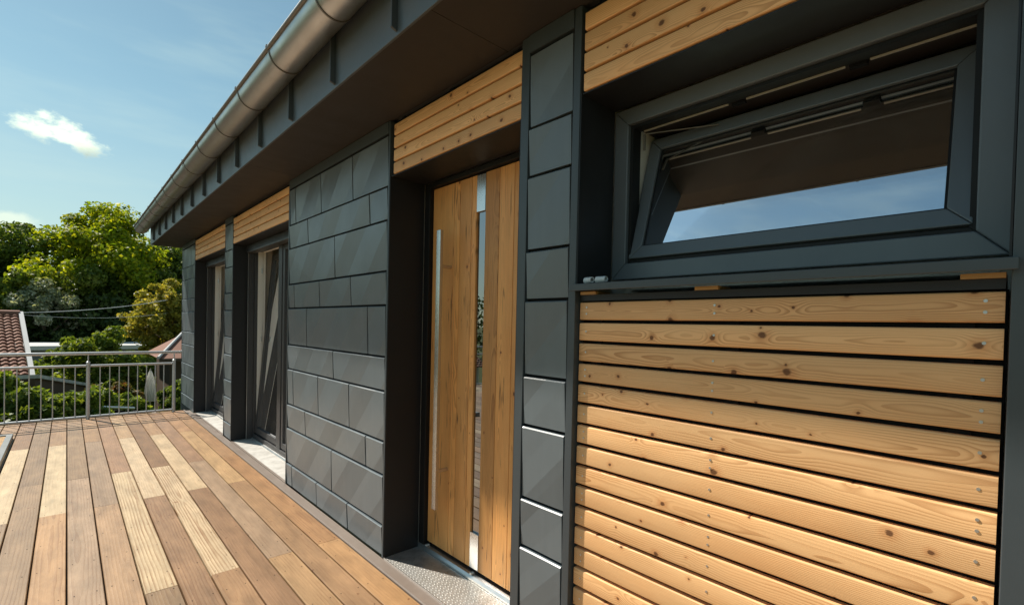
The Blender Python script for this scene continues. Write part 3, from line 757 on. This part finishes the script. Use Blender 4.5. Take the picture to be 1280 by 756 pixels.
def tree(loc, height, crown_r, crown_z0, mats, label, seed, nclump=70, per=170, size=.42, group='trees behind the garden', name='tree', cat='tree', trunk_r=.3, loose=1.0):
    rng = np.random.default_rng(seed); x, y, z = loc
    root = empty(name, loc, label, cat, group)
    H = height; c0 = crown_z0; cz = (c0+H)/2; rz = (H-c0)/2
    tr = MB(); pts = [Vector((x, y, z-.3))]
    for i in range(1, 6):
        pts.append(Vector((x+rng.normal()*.12*trunk_r*i, y+rng.normal()*.12*trunk_r*i, z+H*.82*i/5)))
    for i in range(5): tr.tube(pts[i], pts[i+1], trunk_r*(1-i*.17), 9, trunk_r*(1-(i+1)*.17))
    # clumps on an uneven shell + inside
    C_, Rr = [], []
    for i in range(nclump):
        d = rng.normal(size=3); d /= np.linalg.norm(d)
        k = .55+.45*rng.random() if rng.random() < .75 else .2+.4*rng.random()
        bump = 1+.22*math.sin(3*math.atan2(d[1], d[0])+seed)+.15*math.sin(5*d[2]+seed*2)
        wz = 1-.25*max(0, d[2])
        c = np.array([d[0]*crown_r*k*bump*wz, d[1]*crown_r*k*bump*wz, cz+d[2]*rz*k*.95])+np.array([x, y, z])
        C_.append(c); Rr.append(crown_r*(.15+.17*rng.random())*loose)
    C_ = np.array(C_); Rr = np.array(Rr)
    for i in range(0, nclump, max(1, nclump//16)):
        h = min(max(C_[i][2]-z-rz*.5, H*.25), H*.75); q = Vector((x, y, z+h)); tr.tube(q, Vector(C_[i]), trunk_r*.32, 6, trunk_r*.06)
    tr.build('trunk', M_BARK, root, smooth=60)
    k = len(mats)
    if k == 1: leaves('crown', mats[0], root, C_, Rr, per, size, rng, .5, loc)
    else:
        split = (C_[:, 2]-z-c0)/(H-c0)+rng.normal(size=nclump)*.16  # sun above and shade below painted by lighter and darker leaf colours
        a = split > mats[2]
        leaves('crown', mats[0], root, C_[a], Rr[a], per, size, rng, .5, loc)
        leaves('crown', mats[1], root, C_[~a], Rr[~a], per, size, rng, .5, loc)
    return root
def shrub(loc, h, r, mat, label, seed, n=26, per=150, size=.13, group='garden shrubs', aspect=1.0):
    rng = np.random.default_rng(seed); x, y, z = loc
    root = empty('shrub', loc, label, 'shrub', group)
    C_, Rr = [], []
    st = MB()
    for i in range(n):
        a = rng.random()*6.283; k = math.sqrt(rng.random()); zz = (.42+.56*rng.random()**.8)*h*(1-.12*k*k)
        c = np.array([x+math.cos(a)*r*k*.85, y+math.sin(a)*r*k*.85*aspect, z+zz]); C_.append(c); Rr.append(r*(.18+.17*rng.random()))
        if i % 3 == 0: st.tube((x+math.cos(a)*r*.15, y+math.sin(a)*r*.15, z-.1), tuple(c), .02, 5, .006)
    st.build('stem', M_BARK, root); leaves('foliage', mat, root, C_, Rr, per, size, rng, .6, loc)
    return root
# the tall wood behind the gardens
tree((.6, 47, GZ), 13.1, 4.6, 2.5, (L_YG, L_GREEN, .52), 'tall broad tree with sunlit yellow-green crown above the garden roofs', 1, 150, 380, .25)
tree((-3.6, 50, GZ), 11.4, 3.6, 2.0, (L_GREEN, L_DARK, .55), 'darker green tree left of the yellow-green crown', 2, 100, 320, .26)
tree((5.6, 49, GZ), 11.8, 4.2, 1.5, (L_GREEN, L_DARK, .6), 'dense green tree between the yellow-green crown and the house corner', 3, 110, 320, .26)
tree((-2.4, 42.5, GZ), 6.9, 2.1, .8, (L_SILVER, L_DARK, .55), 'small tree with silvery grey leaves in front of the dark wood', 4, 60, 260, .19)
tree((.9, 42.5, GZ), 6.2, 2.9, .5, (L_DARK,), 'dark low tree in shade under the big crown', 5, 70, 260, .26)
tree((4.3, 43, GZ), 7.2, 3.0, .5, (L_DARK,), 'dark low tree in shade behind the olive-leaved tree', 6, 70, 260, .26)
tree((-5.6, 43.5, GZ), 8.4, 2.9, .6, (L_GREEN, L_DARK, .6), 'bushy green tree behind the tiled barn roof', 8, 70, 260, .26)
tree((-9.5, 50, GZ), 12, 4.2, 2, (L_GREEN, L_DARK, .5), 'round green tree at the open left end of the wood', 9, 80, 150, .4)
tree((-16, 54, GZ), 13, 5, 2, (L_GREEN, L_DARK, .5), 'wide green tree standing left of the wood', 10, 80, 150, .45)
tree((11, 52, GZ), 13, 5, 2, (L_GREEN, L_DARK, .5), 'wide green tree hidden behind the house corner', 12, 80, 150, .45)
tree((1.95, 27.5, GZ), 6.7, 1.5, 2.5, (L_OLIVE,), 'slender tree with olive-yellow leaves beside the house corner', 13, 190, 90, .14, trunk_r=.10, loose=.8)
wood_o = leaves('far_wood', L_DARK, None, [(x, 58+5*math.sin(x*1.3), GZ+z) for x in np.arange(-40, 45, 2.2) for z in (1.5, 4.2, 6.8)], [2.6]*117, 130, .6, np.random.default_rng(77), .8, (0, 58, GZ))
tag(wood_o, 'dark mass of far woodland behind the single trees', 'woodland', kind='stuff')
# shrubs in the garden below the deck
shrub((-2.56, 12.5, GZ), 3.72, 0.8, L_HEDGE, 'leafy shrub at the left end of the hedge by the barn eaves', 21, 64, 300, 0.1)
shrub((-2.2, 12.6, GZ), 3.66, 0.75, L_HEDGE, 'tall leafy shrub just beyond the railing under the barn roof', 22, 64, 300, 0.1)
shrub((-1.85, 12.0, GZ), 3.45, 0.6, L_GREEN, 'darker green shrub beyond the railing beside the sloping coping', 23, 64, 300, 0.1)
shrub((-1.56, 12.2, GZ), 3.34, 0.6, L_HEDGE, 'light green shrub in front of the sloping garden wall', 24, 64, 300, 0.1)
shrub((-1.25, 12.0, GZ), 3.32, 0.55, L_HEDGE, 'light green shrub beyond the middle railing post', 25, 64, 300, 0.1)
shrub((-0.95, 13.8, GZ), 3.2, 0.6, L_HEDGE, 'bright yellow-green shrub by the lower terrace fence', 26, 64, 300, 0.09)
shrub((-0.63, 15.5, GZ), 3.05, 0.65, L_RED, 'shrub with reddish young leaves behind the lower terrace fence', 27, 64, 300, 0.1)
shrub((-0.38, 14.9, GZ), 2.9, 0.5, L_HEDGE, 'low bright shrub next to the reddish shrub', 28, 64, 300, 0.09)
shrub((-0.3, 18, GZ), 2.95, 0.45, L_GREEN, 'mid green shrub left of the folded parasol', 29, 56, 260, 0.1)
shrub((0.25, 26.0, GZ), 3.0, 0.9, L_HEDGE, 'bright green shrub in the row behind the folded parasol', 30, 56, 260, 0.12)
shrub((1.8, 27, GZ), 2.95, 1.1, L_HEDGE, 'tall bright shrub behind the folded parasol', 31, 56, 260, 0.13)
shrub((2.1, 25.3, GZ), 2.85, 0.9, L_HEDGE, 'green shrub between the parasol and the brown shed', 32, 56, 260, 0.12)
shrub((1.12, 17, GZ), 2.95, 0.45, L_HEDGE, 'slim climbing shrub against the brown shed', 33, 56, 260, 0.09)
shrub((0.68, 16, GZ), 2.2, 0.45, L_GREEN, 'low green shrub in front of the garden table', 34, 56, 260, 0.09)
shrub((1.5, 29.5, GZ), 2.8, 1.2, L_GREEN, 'dark green shrub under the olive-leaved tree', 35, 56, 260, 0.14)
shrub((-1.87, 23.5, GZ), 3.1, 1.0, L_HEDGE, 'light green shrub peeping out beside the barn verge', 36, 56, 260, 0.13)
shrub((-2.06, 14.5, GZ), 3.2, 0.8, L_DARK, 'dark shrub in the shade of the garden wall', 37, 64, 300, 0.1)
shrub((-0.7, 22, GZ), 4.35, 1.25, L_HEDGE, 'tall rounded shrub rising above the handrail', 38, 56, 260, 0.13)
shrub((-1.3, 24, GZ), 3.5, 1.0, L_GREEN, 'green shrub left of the tall rounded shrub', 39, 56, 260, 0.13)
shrub((0.0, 25, GZ), 3.45, 1.0, L_GREEN, 'green shrub right of the tall rounded shrub', 40, 56, 260, 0.13)
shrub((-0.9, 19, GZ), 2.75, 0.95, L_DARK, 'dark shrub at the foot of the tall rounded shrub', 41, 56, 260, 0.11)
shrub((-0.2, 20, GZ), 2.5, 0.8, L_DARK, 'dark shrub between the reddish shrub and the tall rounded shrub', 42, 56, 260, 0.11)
shrub((0.15, 15.2, GZ), 1.9, 0.5, L_HEDGE, 'low shrub below the folded parasol', 43, 64, 300, 0.09)
shrub((0.86, 17.4, GZ), 2.75, 0.34, L_HEDGE, 'narrow leafy shrub in front of the brown shed wall', 51, 50, 240, 0.09)
shrub((-3.5, 13.2, GZ), 3.2, 1.1, L_GREEN, 'broad green shrub beside the barn wall', 44, 64, 300, 0.12)

# ------------------------------------------------------------------ neighbouring buildings
def tiled_roof(name, parent, P0, along, down, n_cols, n_rows, tw, th, mat):
    """pantiles: one small curved slab each, joined"""
    b = MB(); A = Vector(along).normalized(); D = Vector(down).normalized(); Nn = A.cross(D).normalized()
    if Nn.z < 0: Nn = -Nn
    for r in range(n_rows):
        for c in range(n_cols):
            o = Vector(P0)+A*(c*tw)+D*(r*th); vs = []
            for i, (s, hgt) in enumerate(((0, .0), (.28, .035), (.55, .040), (.8, .012), (1.0, .0))):
                for e, l in ((0, .0), (1, .03)):
                    vs.append(o+A*(s*tw*.985)+D*(th*1.06*e)+Nn*(hgt+l*1.5))
            vs += [o+D*th*1.06, o+A*tw*.985+D*th*1.06]
            b.add(vs, [(2*i, 2*i+1, 2*i+3, 2*i+2) for i in range(4)]+[(1, 3, 5, 7, 9, 11, 10)])
    return b.build(name, mat, parent)
barn = empty('barn', (-6, 20, GZ), 'neighbouring barn with a red tiled roof and pale verge', 'barn')
MB().prism([(16.9, GZ), (16.9, -.12), (20.0, 1.32), (23.1, -.12), (23.1, GZ)], 'x', -11, -2.35).build('wall', M_PLASTER, barn)
th = Vector((0, -3.25, -1.62)).normalized()
rt_ = tiled_roof('roof_tiles', barn, (-2.14, 20.0, 1.40), (-1, 0, 0), th, 60, 22, .15, .178, M_TILE); tag(rt_, kind='stuff')
MB().prism([(20.0, 1.36), (23.4, -.28), (23.4, -.20), (20.0, 1.44)], 'x', -11, -2.12).build('back_roof', M_TILE, barn)
MB().prism([(16.6, -.36), (16.6, -.22), (20.0, 1.50), (20.0, 1.36)], 'x', -2.125, -2.03).build('verge_board', M_CONCPALE, barn)
barn.location = (-6.28, 19.54, GZ); barn.rotation_euler = (0, 0, R(6.7))
for i in range(20): MB().tube((-2.1-.45*i, 20.0, 1.43), (-2.54-.45*i, 20.0, 1.43), .10, 8).build('ridge_tile', M_TILE, barn)

shed = empty('garden_shed', (3.0, 20, GZ), 'brown wooden garden shed with a red tiled roof and white verge beside the house', 'shed')
MB().box(1.05, 5.0, 18.9, 22, GZ, .10).build('wall', M_FENCEWOOD, shed)
rt_ = tiled_roof('roof_tiles', shed, (1.55, 20.3, .83), (1, 0, 0), (-.0, -1.75, -.66), 14, 8, .21, .235, M_TILE); tag(rt_, kind='stuff')
# hipped left end
hp = MB(); hp.add([(1.55, 20.3, .83), (.72, 18.5, .13), (1.55, 18.5, .13), (.72, 22, .13)], [(0, 1, 2), (0, 3, 1)]); hp.build('roof_hip', M_TILE, shed)
MB().tube((1.58, 20.32, .88), (.70, 18.46, .165), .045, 6).build('hip_board', M_CONCPALE, shed)
MB().box(.72, 5.0, 18.42, 18.52, .03, .12).build('gutter_board', M_FENCEWOOD, shed)

flat = empty('flat_roof_garage', (0, 37, GZ), 'long low garage with pale flat roof behind the gardens', 'garage')
MB().box(-7, 7.5, 35.2, 40, GZ, -.42).build('wall', M_RENDER, flat)
MB().box(-7.2, 7.7, 35, 40.2, -.415, -.20).build('roof_slab', M_CONCPALE, flat)
for i in range(6): MB().box(-6.4+2.3*i, -4.5+2.3*i, 35.12, 35.19, GZ+.05, -1.0).build('garage_door', M_PLASTIC, flat)

wallg = empty('garden_wall', (-1.6, 17, GZ), 'dark garden wall with sloping pale coping running away below the barn', 'wall')
def gw(t_): return (-1.98+1.05*t_, 14.2+5.6*t_, .12-.86*t_)
a, b_ = gw(0), gw(1)
d = MB(); d.add([(a[0]-.1, a[1], GZ), (a[0]+.1, a[1], GZ), (b_[0]+.1, b_[1], GZ), (b_[0]-.1, b_[1], GZ), (a[0]-.1, a[1], a[2]-.05), (a[0]+.1, a[1], a[2]-.05), (b_[0]+.1, b_[1], b_[2]-.05), (b_[0]-.1, b_[1], b_[2]-.05)], [(0, 1, 2, 3), (4, 5, 6, 7), (0, 1, 5, 4), (1, 2, 6, 5), (2, 3, 7, 6), (3, 0, 4, 7)])
d.build('wall_body', M_FENCEWOOD, wallg)
d = MB(); d.add([(p[0]+s, p[1], p[2]+h) for p in (a, b_) for s, h in ((-.16, -.048), (.16, -.048), (.16, .03), (-.16, .03))], [(0, 1, 2, 3), (4, 5, 6, 7), (0, 1, 5, 4), (1, 2, 6, 5), (2, 3, 7, 6), (3, 0, 4, 7)]); d.build('coping', M_CONC, wallg)

# lower terrace with rail, folded parasol and table
lt = empty('lower_terrace_rail', (-.6, 13.2, GZ), 'dark low fence with pale handrail on the lower garden terrace', 'fence')
MB().tube((-.92, 13.0, -.46), (-.30, 13.4, -.60), .028, 10).build('handrail', M_ALU, lt, smooth=40)
for i in range(7):
    s = i/6; x, y, z = -.92+.62*s, 13.0+.4*s, -.46-.14*s
    MB().box(x-.042, x+.042, y-.012, y+.012, GZ, z-.05).build('board', M_DARK, lt)
par = empty('parasol', (1.075, 24, GZ), 'folded white parasol standing in the garden beyond the railing', 'parasol')
MB().tube((1.075, 24, GZ), (1.075, 24, -.70), .024, 10).build('pole', M_ALU, par)
MB().lathe([(.015, 1.26), (.05, 1.18), (.11, .95), (.16, .6), (.205, .18), (.215, .05), (.19, .0), (.05, .02)], (1.075, 24, -1.95), 20, .09).build('canopy', M_UMB, par)
MB().lathe([(.0, .07), (.05, .07), (.24, .05), (.26, .0), (.0, 0)], (1.075, 24, GZ), 20).build('foot', M_CONC, par)
MB().lathe([(.0, .05), (.02, .045), (.02, 0)], (1.075, 24, -.69), 10).build('finial', M_ALU, par)
tb = empty('garden_table', (1.05, 22.6, GZ), 'white garden table below the folded parasol', 'table')
MB().box(.55, 1.6, 22.1, 23.1, -2.18, -2.14).build('table_top', M_UMB, tb, bevel=.006)
for sx in (.6, 1.55):
    for sy in (22.15, 23.05): MB().box(sx-.025, sx+.025, sy-.025, sy+.025, GZ, -2.1805).build('leg', M_UMB, tb)

# overhead cables
def cable(p, q, sag, r, label):
    b = MB(); n = 24; pts = [Vector(p).lerp(Vector(q), i/n)-Vector((0, 0, sag*4*(i/n)*(1-i/n))) for i in range(n+1)]
    for i in range(n): b.tube(pts[i], pts[i+1], r, 6)
    tag(b.build('overhead_cable', M_CONCPALE, smooth=60), label, 'cable')
cable((-2.55, 20.0, 1.45), (2.6, 27.4, 2.42), .16, .016, 'pale overhead cable running from the barn ridge to the olive-leaved tree')
cable((-2.6, 20.1, 1.42), (2.4, 27.4, 1.72), .20, .009, 'thin lower overhead cable running from the barn to the olive-leaved tree')
